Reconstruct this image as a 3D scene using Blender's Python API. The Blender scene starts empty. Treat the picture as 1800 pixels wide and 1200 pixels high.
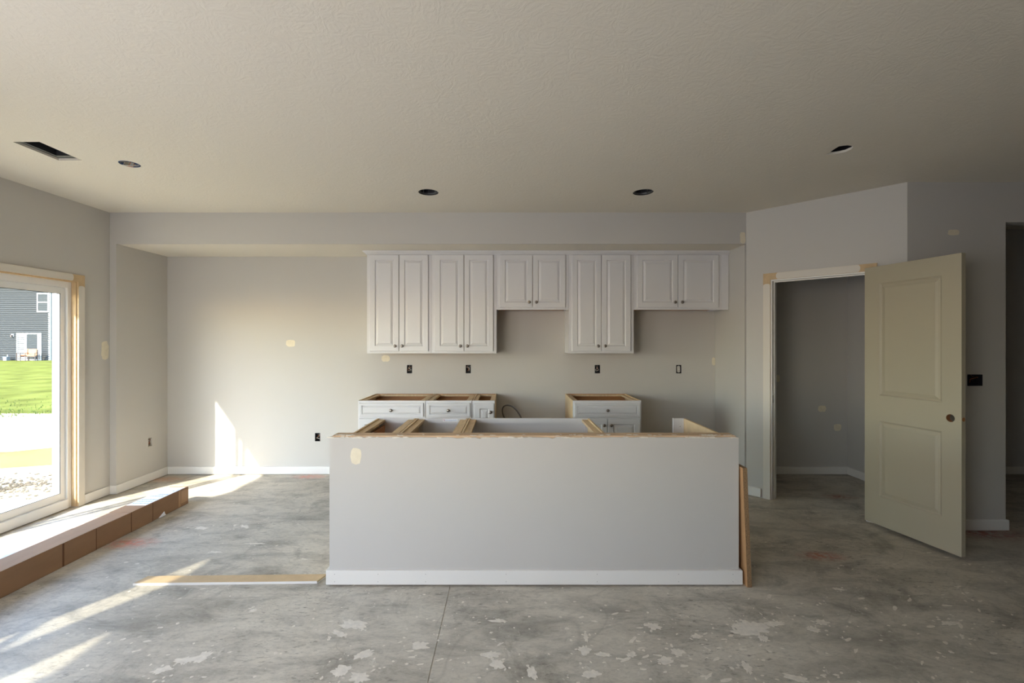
import bpy, bmesh, math, random
from mathutils import Vector, Matrix
from mathutils.geometry import delaunay_2d_cdt

U = 0.0254                       # the scene is laid out in inches; meshes are stored in metres
random.seed(11)
scene = bpy.context.scene
COL = scene.collection

# ------------------------------------------------------------------ camera, sky, sun, exposure
FPX, CX, EYE = 810.0, 892.0, 58.6
cam_d = bpy.data.cameras.new('camera')
cam_d.sensor_width = 36.0
cam_d.lens = FPX / 1800.0 * 36.0
cam_d.shift_x = (900.0 - CX) / 1800.0
cam_d.clip_start = 0.05
cam_d.clip_end = 500
cam = bpy.data.objects.new('camera', cam_d)
cam.location = (0, 0, EYE * U)
cam.rotation_euler = (math.pi / 2, 0, 0)
COL.objects.link(cam)
scene.camera = cam

SUN_DIR = Vector((0.575, 1.0, -0.845))
world = bpy.data.worlds.new('world')
scene.world = world
world.use_nodes = True
wn = world.node_tree.nodes
wl = world.node_tree.links
sky = wn.new('ShaderNodeTexSky')
sky.sky_type = 'NISHITA'
sky.sun_disc = False
sky.sun_elevation = math.radians(36.2)
sky.sun_rotation = math.atan2(-SUN_DIR.x, -SUN_DIR.y)
sky.air_density = 1.0
sky.dust_density = 0.5
sky.ozone_density = 1.0
wl.new(sky.outputs[0], wn['Background'].inputs[0])
wn['Background'].inputs[1].default_value = 0.95

sun_d = bpy.data.lights.new('sun', 'SUN')
sun_d.energy = 7.6
sun_d.color = (1.0, 0.90, 0.74)
sun_d.angle = math.radians(0.9)
sun = bpy.data.objects.new('sun', sun_d)
sun.rotation_euler = SUN_DIR.to_track_quat('-Z', 'Y').to_euler()
sun.location = (-10, -15, 14)
COL.objects.link(sun)

# fill lamps added outside the windows beside and behind the camera to boost daylight
GX, RY = -128.0, -48.0
W1, W2, W3 = (19.5, 42.0), (-12.3, 10.2), (-122.0, -56.0)
WZ0, WZ1 = 24.0, 79.7
for (u0, u1, power, rear) in ((*W1, 32, False), (*W2, 32, False), (*W3, 74, True)):
    ad = bpy.data.lights.new('window_fill_light', 'AREA')
    ad.shape = 'RECTANGLE'
    ad.energy = power
    ad.color = (0.86, 0.84, 1.0)
    ao = bpy.data.objects.new('window_fill_light', ad)
    if rear:
        ad.size, ad.size_y = (u1 - u0) * U, (WZ1 - WZ0) * U
        ao.location = ((u0 + u1) / 2 * U, (RY - 8.0) * U, (WZ0 + WZ1) / 2 * U)
        ao.rotation_euler = (math.pi / 2, 0, 0)
    else:
        ad.size, ad.size_y = (WZ1 - WZ0) * U, (u1 - u0) * U
        ao.location = (-137.0 * U, (u0 + u1) / 2 * U, (WZ0 + WZ1) / 2 * U)
        ao.rotation_euler = (0, -math.pi / 2, 0)
    COL.objects.link(ao)

vs = scene.view_settings
vs.view_transform = 'Standard'
vs.look = 'None'
vs.gamma = 1.0
vs.use_curve_mapping = False
vs.exposure = 1.26
scene.cycles.use_denoising = True
scene.cycles.max_bounces = 14
scene.cycles.diffuse_bounces = 9
scene.cycles.transparent_max_bounces = 16

# ------------------------------------------------------------------ materials
def lin(c):
    o = []
    for v in c:
        v = v / 255.0
        o.append(v / 12.92 if v <= 0.04045 else ((v + 0.055) / 1.055) ** 2.4)
    return (*o, 1.0)

MATS = {}
def M(name, col, rough=0.5, metal=0.0, var=0.0, scale=6.0, bump=0.0, bscale=60.0, stretch=(1, 1, 1), spec=None):
    """Principled material with optional noise variation of the colour and noise bump (scales per metre)."""
    m = bpy.data.materials.new(name)
    m.use_nodes = True
    nt = m.node_tree
    b = nt.nodes['Principled BSDF']
    b.inputs['Roughness'].default_value = rough
    b.inputs['Metallic'].default_value = metal
    if spec is not None:
        b.inputs['Specular IOR Level'].default_value = spec
    c = lin(col)
    b.inputs['Base Color'].default_value = c
    if var or bump:
        tc = nt.nodes.new('ShaderNodeTexCoord')
        mp = nt.nodes.new('ShaderNodeMapping')
        mp.inputs['Scale'].default_value = stretch
        nt.links.new(tc.outputs['Object'], mp.inputs[0])
    if var:
        n = nt.nodes.new('ShaderNodeTexNoise')
        n.inputs['Scale'].default_value = scale
        n.inputs['Detail'].default_value = 6
        nt.links.new(mp.outputs[0], n.inputs['Vector'])
        r = nt.nodes.new('ShaderNodeValToRGB')
        r.color_ramp.elements[0].position = 0.3
        r.color_ramp.elements[1].position = 0.7
        r.color_ramp.elements[0].color = (*[x * (1 - var) for x in c[:3]], 1)
        r.color_ramp.elements[1].color = (*[min(1, x * (1 + var)) for x in c[:3]], 1)
        nt.links.new(n.outputs['Fac'], r.inputs[0])
        nt.links.new(r.outputs[0], b.inputs['Base Color'])
    if bump:
        n2 = nt.nodes.new('ShaderNodeTexNoise')
        n2.inputs['Scale'].default_value = bscale
        n2.inputs['Detail'].default_value = 4
        nt.links.new(mp.outputs[0], n2.inputs['Vector'])
        bp = nt.nodes.new('ShaderNodeBump')
        bp.inputs['Strength'].default_value = bump
        bp.inputs['Distance'].default_value = 0.004
        nt.links.new(n2.outputs['Fac'], bp.inputs['Height'])
        nt.links.new(bp.outputs[0], b.inputs['Normal'])
    MATS[name] = m
    return m

wall_m = M('wall_paint', (193, 190, 184), 0.75, bump=0.06, bscale=220)
spackle_m = M('spackle', (222, 213, 190), 0.85, var=0.05, scale=30)
white_m = M('cabinet_white', (214, 213, 213), 0.38)
trim_m = M('trim_white', (226, 224, 218), 0.45)
casing_m = M('casing_paint', (214, 208, 196), 0.6)
mdf_m = M('raw_mdf', (198, 172, 134), 0.8, var=0.06, scale=20)
ply_m = M('plywood_tan', (214, 188, 148), 0.6, var=0.12, scale=9, stretch=(6, 1, 1))
wood_in_m = M('cabinet_inside_wood', (176, 122, 74), 0.55, var=0.12, scale=8, stretch=(1, 1, 8))
rough_wood_m = M('rough_lumber', (204, 176, 144), 0.85, var=0.25, scale=7, stretch=(1, 14, 14), bump=0.4, bscale=40)
mud_m = M('joint_compound', (220, 213, 200), 0.9, var=0.1, scale=40, bump=0.3, bscale=80)
doorp_m = M('door_primer', (168, 160, 138), 0.5)
vinyl_m = M('white_vinyl', (232, 232, 230), 0.35)
knob_m = M('brushed_nickel', (150, 142, 134), 0.28, 1.0)
card_m = M('cardboard', (152, 118, 88), 0.85, var=0.07, scale=5, stretch=(3, 1, 3))
card_dark_m = M('cardboard_seam', (104, 70, 46), 0.9)
tape_m = M('packing_tape', (186, 148, 112), 0.25)
paper_m = M('label_paper', (238, 239, 243), 0.7)
print_m = M('label_print_blue', (150, 176, 214), 0.7)
red_m = M('label_print_red', (196, 70, 80), 0.7)
chip_m = M('particleboard_edge', (138, 110, 78), 0.9, var=0.45, scale=160, bump=0.5, bscale=250)
chipface_m = M('board_face', (180, 138, 96), 0.6, var=0.08, scale=7, stretch=(3, 3, 1))
metal_m = M('galvanised_metal', (128, 130, 128), 0.45, 0.8, var=0.1, scale=15)
dark_metal_m = M('dark_can_metal', (58, 58, 60), 0.6, 0.4)
conduit_m = M('grey_conduit', (116, 114, 114), 0.5, 0.2)
eblue_m = M('electrical_box_blue', (42, 66, 104), 0.55)
edark_m = M('electrical_box_dark', (40, 40, 44), 0.6)
wirew_m = M('wire_white', (210, 206, 196), 0.5)
wirek_m = M('wire_black', (30, 30, 32), 0.5)
wirec_m = M('wire_copper', (184, 110, 66), 0.35, 0.7)
latch_m = M('latch_bore_wood', (150, 102, 62), 0.8, var=0.2, scale=60)
gasket_m = M('dark_gasket', (62, 64, 64), 0.6)
sky_block_m = M('skylight_block_dark', (66, 58, 50), 0.9)
siding_m = M('grey_siding', (58, 60, 61), 0.85, spec=0.0)
roof_m = M('roof_shingle', (90, 86, 84), 0.9, var=0.2, scale=4)
extwhite_m = M('exterior_white', (140, 141, 141), 0.6)
pane_m = M('window_pane_dark', (52, 56, 58), 0.4, spec=0.05)
curtain_m = M('window_curtain', (116, 117, 117), 0.8)
chair_m = M('patio_chair_dark', (70, 58, 52), 0.6)
chairw_m = M('patio_cushion', (196, 132, 90), 0.8)
grill_m = M('meter_box_grey', (94, 104, 112), 0.6)
lawn_m = M('lawn_grass', (90, 93, 44), 0.9, spec=0.0, var=0.35, scale=1.2, stretch=(1, 1, 1))
blade_m = M('grass_blades', (70, 86, 42), 0.9, spec=0.0, var=0.3, scale=2)
dirt_m = M('pale_dirt', (174, 160, 130), 0.95, spec=0.0, var=0.14, scale=1.6, bump=0.6, bscale=6)
mound_m = M('orange_clay', (132, 94, 66), 0.95, spec=0.0, var=0.12, scale=2.5, bump=0.4, bscale=9)
gravel_m = M('gravel_stone', (108, 98, 84), 0.9, spec=0.0, var=0.5, scale=5)

def ceiling_material():
    m = M('ceiling_texture', (221, 215, 202), 0.9)
    nt = m.node_tree
    b = nt.nodes['Principled BSDF']
    tc = nt.nodes.new('ShaderNodeTexCoord')
    n = nt.nodes.new('ShaderNodeTexNoise')
    n.inputs['Scale'].default_value = 9
    n.inputs['Detail'].default_value = 5
    n.inputs['Roughness'].default_value = 0.62
    n.inputs['Distortion'].default_value = 5.0
    nt.links.new(tc.outputs['Object'], n.inputs['Vector'])
    bp = nt.nodes.new('ShaderNodeBump')
    bp.inputs['Strength'].default_value = 0.27
    bp.inputs['Distance'].default_value = 0.010
    nt.links.new(n.outputs['Fac'], bp.inputs['Height'])
    nt.links.new(bp.outputs[0], b.inputs['Normal'])
    return m
ceil_m = ceiling_material()

def glass_material(name, tint):
    m = bpy.data.materials.new(name)
    m.use_nodes = True
    nt = m.node_tree
    nt.nodes.clear()
    out = nt.nodes.new('ShaderNodeOutputMaterial')
    mix = nt.nodes.new('ShaderNodeMixShader')
    lw_ = nt.nodes.new('ShaderNodeLayerWeight')
    pw = nt.nodes.new('ShaderNodeMath'); pw.operation = 'POWER'; pw.inputs[1].default_value = 5.0
    nt.links.new(lw_.outputs['Facing'], pw.inputs[0])
    fr = nt.nodes.new('ShaderNodeMath'); fr.operation = 'MULTIPLY_ADD'
    fr.inputs[1].default_value = 0.8; fr.inputs[2].default_value = 0.03
    nt.links.new(pw.outputs[0], fr.inputs[0])
    tr = nt.nodes.new('ShaderNodeBsdfTransparent')
    tr.inputs[0].default_value = tint
    gl = nt.nodes.new('ShaderNodeBsdfGlossy')
    gl.inputs['Roughness'].default_value = 0.02
    nt.links.new(fr.outputs[0], mix.inputs[0])
    nt.links.new(tr.outputs[0], mix.inputs[1])
    nt.links.new(gl.outputs[0], mix.inputs[2])
    nt.links.new(mix.outputs[0], out.inputs[0])
    return m
glass_m = glass_material('clear_glass', (0.97, 0.98, 0.97, 1))
dim_glass_m = glass_material('dimmed_window_glass', (0.62, 0.63, 0.62, 1))  # tint put in to weaken the sun through the unseen windows

def floor_material():
    m = bpy.data.materials.new('stained_concrete')
    m.use_nodes = True
    nt = m.node_tree
    N, L = nt.nodes.new, nt.links.new
    b = nt.nodes['Principled BSDF']
    tc = N('ShaderNodeTexCoord')
    def mapping(scale, rot=0.0):
        mp = N('ShaderNodeMapping')
        mp.inputs['Scale'].default_value = scale
        mp.inputs['Rotation'].default_value = (0, 0, rot)
        L(tc.outputs['Object'], mp.inputs[0])
        return mp.outputs[0]
    def noise(vec, scale, detail=6, rough=0.55, dist=0.0):
        n = N('ShaderNodeTexNoise')
        n.inputs['Scale'].default_value = scale
        n.inputs['Detail'].default_value = detail
        n.inputs['Roughness'].default_value = rough
        n.inputs['Distortion'].default_value = dist
        L(vec, n.inputs['Vector'])
        return n.outputs['Fac']
    def ramp(fac, stops):
        r = N('ShaderNodeValToRGB')
        e = r.color_ramp.elements
        while len(e) < len(stops):
            e.new(0.5)
        for i, (p, c) in enumerate(stops):
            e[i].position = p
            e[i].color = c if isinstance(c, tuple) else (c, c, c, 1)
        L(fac, r.inputs[0])
        return r.outputs[0]
    def mix(fac, a, bb, mode='MIX', f=None):
        x = N('ShaderNodeMix')
        x.data_type = 'RGBA'
        x.blend_type = mode
        if fac is None:
            x.inputs[0].default_value = f
        else:
            L(fac, x.inputs[0])
        for k, s in ((6, a), (7, bb)):
            if isinstance(s, tuple):
                x.inputs[k].default_value = s
            else:
                L(s, x.inputs[k])
        return x.outputs[2]
    v0 = mapping((1, 1, 1))
    vd = mapping((1.0, 2.6, 1), math.radians(35))
    base = ramp(noise(v0, 1.1, 7, 0.6), [(0.3, lin((178, 171, 157))), (0.7, lin((210, 203, 188)))])
    streak = ramp(noise(vd, 2.4, 8, 0.65, 0.6), [(0.34, 0.55), (0.54, 1.0), (0.75, 1.12)])
    c = mix(None, base, streak, 'MULTIPLY', 0.85)
    fine = ramp(noise(mapping((1.0, 2.2, 1), math.radians(30)), 26, 8, 0.75, 0.8), [(0.32, 0.72), (0.52, 1.0), (0.7, 1.08)])
    c = mix(None, c, fine, 'MULTIPLY', 0.9)
    # damp dark blotches
    dark = ramp(noise(mapping((1.5, 1, 1), math.radians(-20)), 1.7, 9, 0.72, 0.4), [(0.54, 0.0), (0.68, 1.0)])
    dd = mix(None, dark, (0.55, 0.55, 0.55, 1), 'MULTIPLY', 1.0)
    c = mix(dd, c, lin((92, 86, 76)))
    # fine dark scuffs
    sc = ramp(noise(vd, 17, 4, 0.7), [(0.56, 0.0), (0.68, 0.75)])
    msk = ramp(noise(v0, 1.4, 3), [(0.45, 0.0), (0.62, 1.0)])
    c = mix(mix(None, sc, msk, 'MULTIPLY', 1.0), c, lin((84, 79, 70)))
    # pale plaster flecks and dust haze
    fl = ramp(noise(mapping((1.6, 1, 1), math.radians(20)), 14, 5, 0.6, 0.5), [(0.645, 0.0), (0.69, 0.7)])
    c = mix(fl, c, lin((203, 198, 186)))
    fl2 = ramp(noise(v0, 46, 2, 0.5), [(0.70, 0.0), (0.74, 0.8)])
    c = mix(fl2, c, lin((208, 204, 194)))
    # hairline cracks
    cr = noise(v0, 0.75, 2, 0.5, 1.2)
    ma = N('ShaderNodeMath'); ma.operation = 'SUBTRACT'; ma.inputs[1].default_value = 0.5
    L(cr, ma.inputs[0])
    mb = N('ShaderNodeMath'); mb.operation = 'ABSOLUTE'
    L(ma.outputs[0], mb.inputs[0])
    c = mix(ramp(mb.outputs[0], [(0.0, 0.3), (0.0016, 0.0)]), c, lin((132, 126, 116)))
    # layout marks sprayed in red-orange paint (x, y, radius in inches, colour)
    for (x, y, r, col) in ((-110, 134, 10, (214, 128, 104)), (-146, 196, 12, (198, 140, 92)), (-86, 200, 9, (222, 130, 104)),
                           (86, 126, 8, (172, 84, 52)), (125, 174, 9, (150, 86, 60)), (146, 141, 16, (150, 60, 42)), (72, 148, 6, (176, 96, 70))):
        mp = N('ShaderNodeMapping')
        mp.inputs['Location'].default_value = (-x * U / (r * U), -y * U / (r * 0.45 * U), 0)
        mp.inputs['Scale'].default_value = (1 / (r * U), 1 / (r * 0.45 * U), 1)
        L(tc.outputs['Object'], mp.inputs[0])
        g = N('ShaderNodeTexGradient'); g.gradient_type = 'SPHERICAL'
        L(mp.outputs[0], g.inputs[0])
        gm = mix(None, g.outputs[0], ramp(noise(v0, 22, 5, 0.7), [(0.35, 0.0), (0.6, 1.0)]), 'MULTIPLY', 1.0)
        c = mix(gm, c, lin(col))
    L(c, b.inputs['Base Color'])
    rr = ramp(noise(v0, 3, 5), [(0.3, 0.42), (0.7, 0.62)])
    L(rr, b.inputs['Roughness'])
    bp = N('ShaderNodeBump')
    bp.inputs['Strength'].default_value = 0.15
    bp.inputs['Distance'].default_value = 0.004
    L(noise(v0, 30, 6, 0.6), bp.inputs['Height'])
    L(bp.outputs[0], b.inputs['Normal'])
    return m
floor_m = floor_material()

# ------------------------------------------------------------------ mesh helpers (inches)
ORIG = {}
class MB:
    def __init__(self):
        self.v, self.f = [], []
    def add(self, vs_, fs_):
        o = len(self.v)
        self.v += [tuple(p) for p in vs_]
        self.f += [tuple(o + i for i in f) for f in fs_]
        return self
    def box(self, x0, x1, y0, y1, z0, z1):
        return self.add([(x0, y0, z0), (x1, y0, z0), (x1, y1, z0), (x0, y1, z0), (x0, y0, z1), (x1, y0, z1), (x1, y1, z1), (x0, y1, z1)],
                        [(0, 3, 2, 1), (4, 5, 6, 7), (0, 1, 5, 4), (1, 2, 6, 5), (2, 3, 7, 6), (3, 0, 4, 7)])
    def prism(self, pts, fn, d0, d1):
        """pts: 2-D outline, fn(u, v, d) -> xyz"""
        n = len(pts)
        return self.add([fn(u, v, d0) for u, v in pts] + [fn(u, v, d1) for u, v in pts],
                        [tuple(range(n))[::-1], tuple(range(n, 2 * n))] + [(i, (i + 1) % n, n + (i + 1) % n, n + i) for i in range(n)])
    def rings(self, x0, x1, z0, z1, prof, cap_first=False, cap_last=False, loop=False):
        """nested rectangles in the XZ plane: prof = [(inset, y), ...]"""
        o = []
        for ins, y in prof:
            o.append([(x0 + ins, y, z0 + ins), (x1 - ins, y, z0 + ins), (x1 - ins, y, z1 - ins), (x0 + ins, y, z1 - ins)])
        vs_ = [p for r in o for p in r]
        n = len(prof)
        fs_ = []
        for k in range(n if loop else n - 1):
            a, b = 4 * k, 4 * ((k + 1) % n)
            fs_ += [(a + i, a + (i + 1) % 4, b + (i + 1) % 4, b + i) for i in range(4)]
        if cap_first:
            fs_.append((0, 1, 2, 3))
        if cap_last:
            q = 4 * (n - 1)
            fs_.append((q, q + 1, q + 2, q + 3))
        return self.add(vs_, fs_)
    def tube(self, pts, r, n=8, closed=False, caps=True):
        P = [Vector(p) for p in pts]
        m = len(P)
        vs_, fs_ = [], []
        up = Vector((0.123, 0.31, 0.94)).normalized()
        for i, p in enumerate(P):
            if closed:
                t = P[(i + 1) % m] - P[i - 1]
            else:
                t = P[min(i + 1, m - 1)] - P[max(i - 1, 0)]
            t.normalize()
            a = up - t * up.dot(t)
            if a.length < 1e-4:
                a = Vector((1, 0, 0)) - t * t.x
            a.normalize()
            up = a
            b = t.cross(a)
            for k in range(n):
                q = 2 * math.pi * k / n
                vs_.append(p + (a * math.cos(q) + b * math.sin(q)) * r)
        for i in range(m if closed else m - 1):
            j = (i + 1) % m
            fs_ += [(i * n + k, i * n + (k + 1) % n, j * n + (k + 1) % n, j * n + k) for k in range(n)]
        if caps and not closed:
            fs_ += [tuple(range(n))[::-1], tuple(range((m - 1) * n, m * n))]
        return self.add(vs_, fs_)
    def lathe(self, prof, fn, n=16):
        """prof = [(radius, h), ...]; fn(a, b, h) -> xyz"""
        vs_, fs_ = [], []
        for r, h in prof:
            for k in range(n):
                q = 2 * math.pi * k / n
                vs_.append(fn(r * math.cos(q), r * math.sin(q), h))
        for i in range(len(prof) - 1):
            fs_ += [(i * n + k, i * n + (k + 1) % n, (i + 1) * n + (k + 1) % n, (i + 1) * n + k) for k in range(n)]
        return self.add(vs_, fs_)
    def sheet(self, u0, u1, v0, v1, holes, fn, th, tri=True):
        """flat sheet with holes; fn(u, v, d) -> xyz, d = 0 is the face seen, th its thickness"""
        pts = [Vector((u0, v0)), Vector((u1, v0)), Vector((u1, v1)), Vector((u0, v1))]
        edges = [(0, 1), (1, 2), (2, 3), (3, 0)]
        for h in holes:
            o = len(pts)
            pts += [Vector(p) for p in h]
            edges += [(o + i, o + (i + 1) % len(h)) for i in range(len(h))]
        co, _, fc, *_ = delaunay_2d_cdt(pts, edges, [], 1, 1e-5)
        def inside(p, h):
            c = False
            for i in range(len(h)):
                (x1, y1), (x2, y2) = h[i - 1], h[i]
                if (y1 > p[1]) != (y2 > p[1]) and p[0] < (x2 - x1) * (p[1] - y1) / (y2 - y1) + x1:
                    c = not c
            return c
        keep = []
        for f in fc:
            ctr = sum((co[i] for i in f), Vector((0, 0))) / len(f)
            if not any(inside(ctr, h) for h in holes):
                keep.append(tuple(f))
        self.add([fn(p.x, p.y, 0) for p in co], keep)
        self.add([fn(p.x, p.y, th) for p in co], [f[::-1] for f in keep])
        for loop in [[(u0, v0), (u1, v0), (u1, v1), (u0, v1)]] + list(holes):
            n = len(loop)
            self.add([fn(p[0], p[1], 0) for p in loop] + [fn(p[0], p[1], th) for p in loop],
                     [(i, (i + 1) % n, n + (i + 1) % n, n + i) for i in range(n)])
        return self
    def build(self, name, mat, parent=None, bevel=0.0, smooth=False, origin=None, merge=True):
        me = bpy.data.meshes.new(name)
        ob = bpy.data.objects.new(name, me)
        COL.objects.link(ob)
        if parent is not None:
            ob.parent = parent
            o = ORIG.get(parent.name, Vector((0, 0, 0)))
        else:
            o = Vector(origin) if origin is not None else Vector((0, 0, 0))
            ob.location = o * U
        ORIG[ob.name] = o
        bm = bmesh.new()
        vv = [bm.verts.new(((p[0] - o.x) * U, (p[1] - o.y) * U, (p[2] - o.z) * U)) for p in self.v]
        for f in self.f:
            try:
                bm.faces.new([vv[i] for i in f])
            except ValueError:
                pass
        if merge:
            bmesh.ops.remove_doubles(bm, verts=bm.verts, dist=1e-6)
        bmesh.ops.recalc_face_normals(bm, faces=bm.faces)
        if bevel:
            es = [e for e in bm.edges if len(e.link_faces) == 2 and e.calc_face_angle(0) > 0.6]
            bmesh.ops.bevel(bm, geom=es, offset=bevel * U, segments=2, affect='EDGES', clamp_overlap=True)
        if smooth:
            for f in bm.faces:
                f.smooth = True
        bm.to_mesh(me)
        bm.free()
        me.materials.append(mat)
        return ob

def tag(o, label=None, cat=None, group=None, kind=None):
    if label: o['label'] = label
    if cat: o['category'] = cat
    if group: o['group'] = group
    if kind: o['kind'] = kind
    return o

def thing(name, loc, label, cat, rotz=0.0, group=None, kind=None):
    """Empty at the thing's base; its children are modelled in its local inches"""
    o = bpy.data.objects.new(name, None)
    o.empty_display_size = 0.1
    COL.objects.link(o)
    o.location = Vector(loc) * U
    o.rotation_euler = (0, 0, rotz)
    ORIG[o.name] = Vector((0, 0, 0))
    return tag(o, label, cat, group, kind or 'thing')

def XZ(y0):            # wall facing -Y
    return lambda u, v, d: (u, y0 + d, v)
def rect(u0, u1, v0, v1):
    return [(u0, v0), (u1, v0), (u1, v1), (u0, v1)]
def blob(cx, cy, rx, ry, n=14, rough=0.25, rng=random):
    out = []
    for k in range(n):
        q = 2 * math.pi * k / n
        r = 1 + rng.uniform(-rough, rough)
        out.append((cx + rx * r * math.cos(q), cy + ry * r * math.sin(q)))
    return out

def spackle(parent, fn, cx, cz, rx, rz, rng):
    """dried filler dab with a feathered outline, a skin 0.03 in proud of the paint"""
    sq = []
    for k in range(20):
        q = 2 * math.pi * k / 20
        c, s = math.cos(q), math.sin(q)
        e = 0.6
        sq.append((cx + rx * math.copysign(abs(c) ** e, c) * rng.uniform(.86, 1.06), cz + rz * math.copysign(abs(s) ** e, s) * rng.uniform(.88, 1.06)))
    return MB().prism(sq, fn, 0.0, -0.03).build('spackle_patch', spackle_m, parent)

# ------------------------------------------------------------------ room shell
D = 203.3                 # back wall
SF = 176.7                # front of the soffit
LW, AL = -152.5, -150.0   # left wall, left side of the alcove
RW = 91.6                 # right side of the kitchen alcove
CH, SH = 108.0, 96.0      # ceiling, soffit underside
DO0, DO1, DOH = 88.0, 163.2, 79.8     # patio door opening along Y and its head
rng = random.Random(3)

# floor slab with the saw-cut control joint
JX = -13.7
fl = MB().box(-170, JX - 0.1, -54, 330, -4, 0).box(JX + 0.1, 430, -54, 330, -4, 0).box(JX - 0.1, JX + 0.1, -54, 330, -4, -0.12).box(85, 430, -420, -54, -4, 0)
floor = tag(fl.build('floor', floor_m), 'bare grey concrete slab floor spattered with joint compound', 'floor', kind='structure')

def mud_splats():
    mb = MB()
    r = random.Random(21)
    def add(x, y, rx, ry, ang, n=16, rough=.3, z=0.02):
        z = r.uniform(.012, .035)
        pts = []
        for k in range(n):
            q = 2 * math.pi * k / n
            rr = 1 + r.uniform(-rough, rough)
            a, b = rx * rr * math.cos(q), ry * rr * math.sin(q)
            pts.append((x + a * math.cos(ang) - b * math.sin(ang), y + a * math.sin(ang) + b * math.cos(ang)))
        mb.prism(pts, lambda u, v, d: (u, v, d), 0.0, z)
    def px(x, y):
        s = (y - 600) / EYE
        return (x - CX) / s, FPX / s
    big = [(622, 1097, 4.2, 2.2), (597, 1113, 2.4, 1.0), (738, 1134, 2.6, 1.6), (1148, 1100, 2.2, 1.6), (1028, 1142, 1.6, 2.0), (1030, 1120, .6, 2.2),
           (875, 1167, 1.9, 1.6), (862, 1150, 2.4, 1.2), (936, 1182, 1.2, 2.4), (1322, 1102, 4.2, 3.0), (1362, 1095, 2.8, 1.2), (1306, 1111, 3.0, 1.2),
           (1342, 1122, 1.2, 1.4), (1296, 1100, 1.2, 1.2), (1430, 1106, 1.6, 1.4), (1444, 1093, 2.0, 1.3), (1170, 1160, 1.9, 1.4), (1190, 1145, 1.9, 1.4),
           (1313, 1172, 1.2, 2.2), (1400, 1192, 2.6, 1.2), (1224, 1118, 1.6, .9), (1040, 1184, 2.2, 1.4), (640, 1150, 2.6, 1.5), (600, 1178, 2.4, 1.9),
           (632, 1190, 2.8, 1.8), (355, 928, 3.0, 1.4), (430, 925, 2.8, 1.2), (450, 955, 4.0, .7), (380, 970, 2.4, .8), (355, 1155, 1.6, 2.6), (325, 1160, 2.6, 1.4),
           (285, 1177, 2.4, 1.2), (445, 1073, 1.1, .9), (1475, 1035, 1.6, .7), (1670, 1095, 2.6, 1.0), (1110, 1150, 1.4, .9), (1060, 1150, 2.0, .7), (880, 1090, 2.0, .6)]
    for x, y, a, b in big:
        X, Y = px(x, y)
        ang = r.uniform(-.5, .5)
        add(X, Y, a * .68, b * .68, ang, 26, .34)
        for _ in range(5):
            add(X + r.gauss(0, a * 1.3), Y + r.gauss(0, b * 1.6), r.uniform(.1, .4), r.uniform(.1, .3), r.uniform(0, 3), 8, .35)
    for _ in range(45):
        x, y = r.uniform(150, 1750), 900 + 300 * r.random() ** .7
        X, Y = px(x, y)
        for _ in range(r.randint(2, 6)):
            s = r.uniform(.1, .5)
            add(X + r.gauss(0, 3), Y + r.gauss(0, 3), s * r.uniform(1, 2.6), s * .7, r.uniform(-.2, .9), 9, .4)
    for _ in range(260):
        x, y = r.uniform(60, 1780), 880 + 320 * r.random() ** .8
        X, Y = px(x, y)
        s = r.uniform(.08, .3)
        add(X, Y, s * 1.4, s, r.uniform(0, 3), 7, .3)
    # keep clear of the things that stand on the slab
    o = mb.build('joint_compound_spatter', mud_m, floor)
    o['kind'] = 'stuff'
    o['label'] = 'dried white joint compound spatter'
mud_splats()

# ceiling with the holes cut for the lights and the air duct
def ceil_px(x, y):
    s = (600 - y) / (CH - EYE)
    return ((x - CX) / s, FPX / s)
VENT = [(-122.5, 114.1), (-115.9, 114.1), (-116.1, 125.8), (-122.5, 125.8)]
CAN_A, CAN_B = (-26.2, 152.8), (45.0, 152.8)
BOX_C = (-105.3, 128.4)
def circ(c, r, n=28):
    return [(c[0] + r * math.cos(2 * math.pi * k / n), c[1] + r * math.sin(2 * math.pi * k / n)) for k in range(n)]
RAG = [ceil_px(1400 + a / 4.5, 240 + b / 4.5) for a, b in ((225, 147), (262, 128), (292, 104), (335, 78), (372, 72), (405, 69), (440, 74), (451, 85), (432, 101), (385, 122), (345, 131), (300, 138))]
ce = MB().sheet(-170, 430, -425, 210, [VENT, circ(CAN_A, 3.3), circ(CAN_B, 3.3), RAG, circ(BOX_C, 2.5), [(-170, -425), (80, -425), (80, -54), (-135, -54), (-135, 44), (-170, 44)]], lambda u, v, d: (u, v, CH + d), 0.6)
ceiling = tag(ce.build('ceiling', ceil_m), 'off-white brush-textured ceiling with cut-out holes', 'ceiling', kind='structure')
MB().box(80, 430, -425, -54, CH + 14, CH + 18).box(-135, 430, -54, 210, CH + 14, CH + 18).box(-170, -135, 44, 210, CH + 14, CH + 18).build('skylight_block_deck', sky_block_m, ceiling)  # unseen deck added above the ceiling to keep skylight out
for (a, b_, c_, d_) in ((-170, -166, 44, 210), (-135, -131, -50, 44), (-166, -131, 44, 48), (426, 430, -425, 210), (-135, 80, -54, -50), (80, 84, -425, -50), (84, 426, -425, -421), (-166, 426, 206, 210)):
    MB().box(a, b_, c_, d_, CH + 0.6, CH + 14).build('skylight_block_rim', sky_block_m, ceiling)  # added edge that closes the ceiling void against skylight

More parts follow.
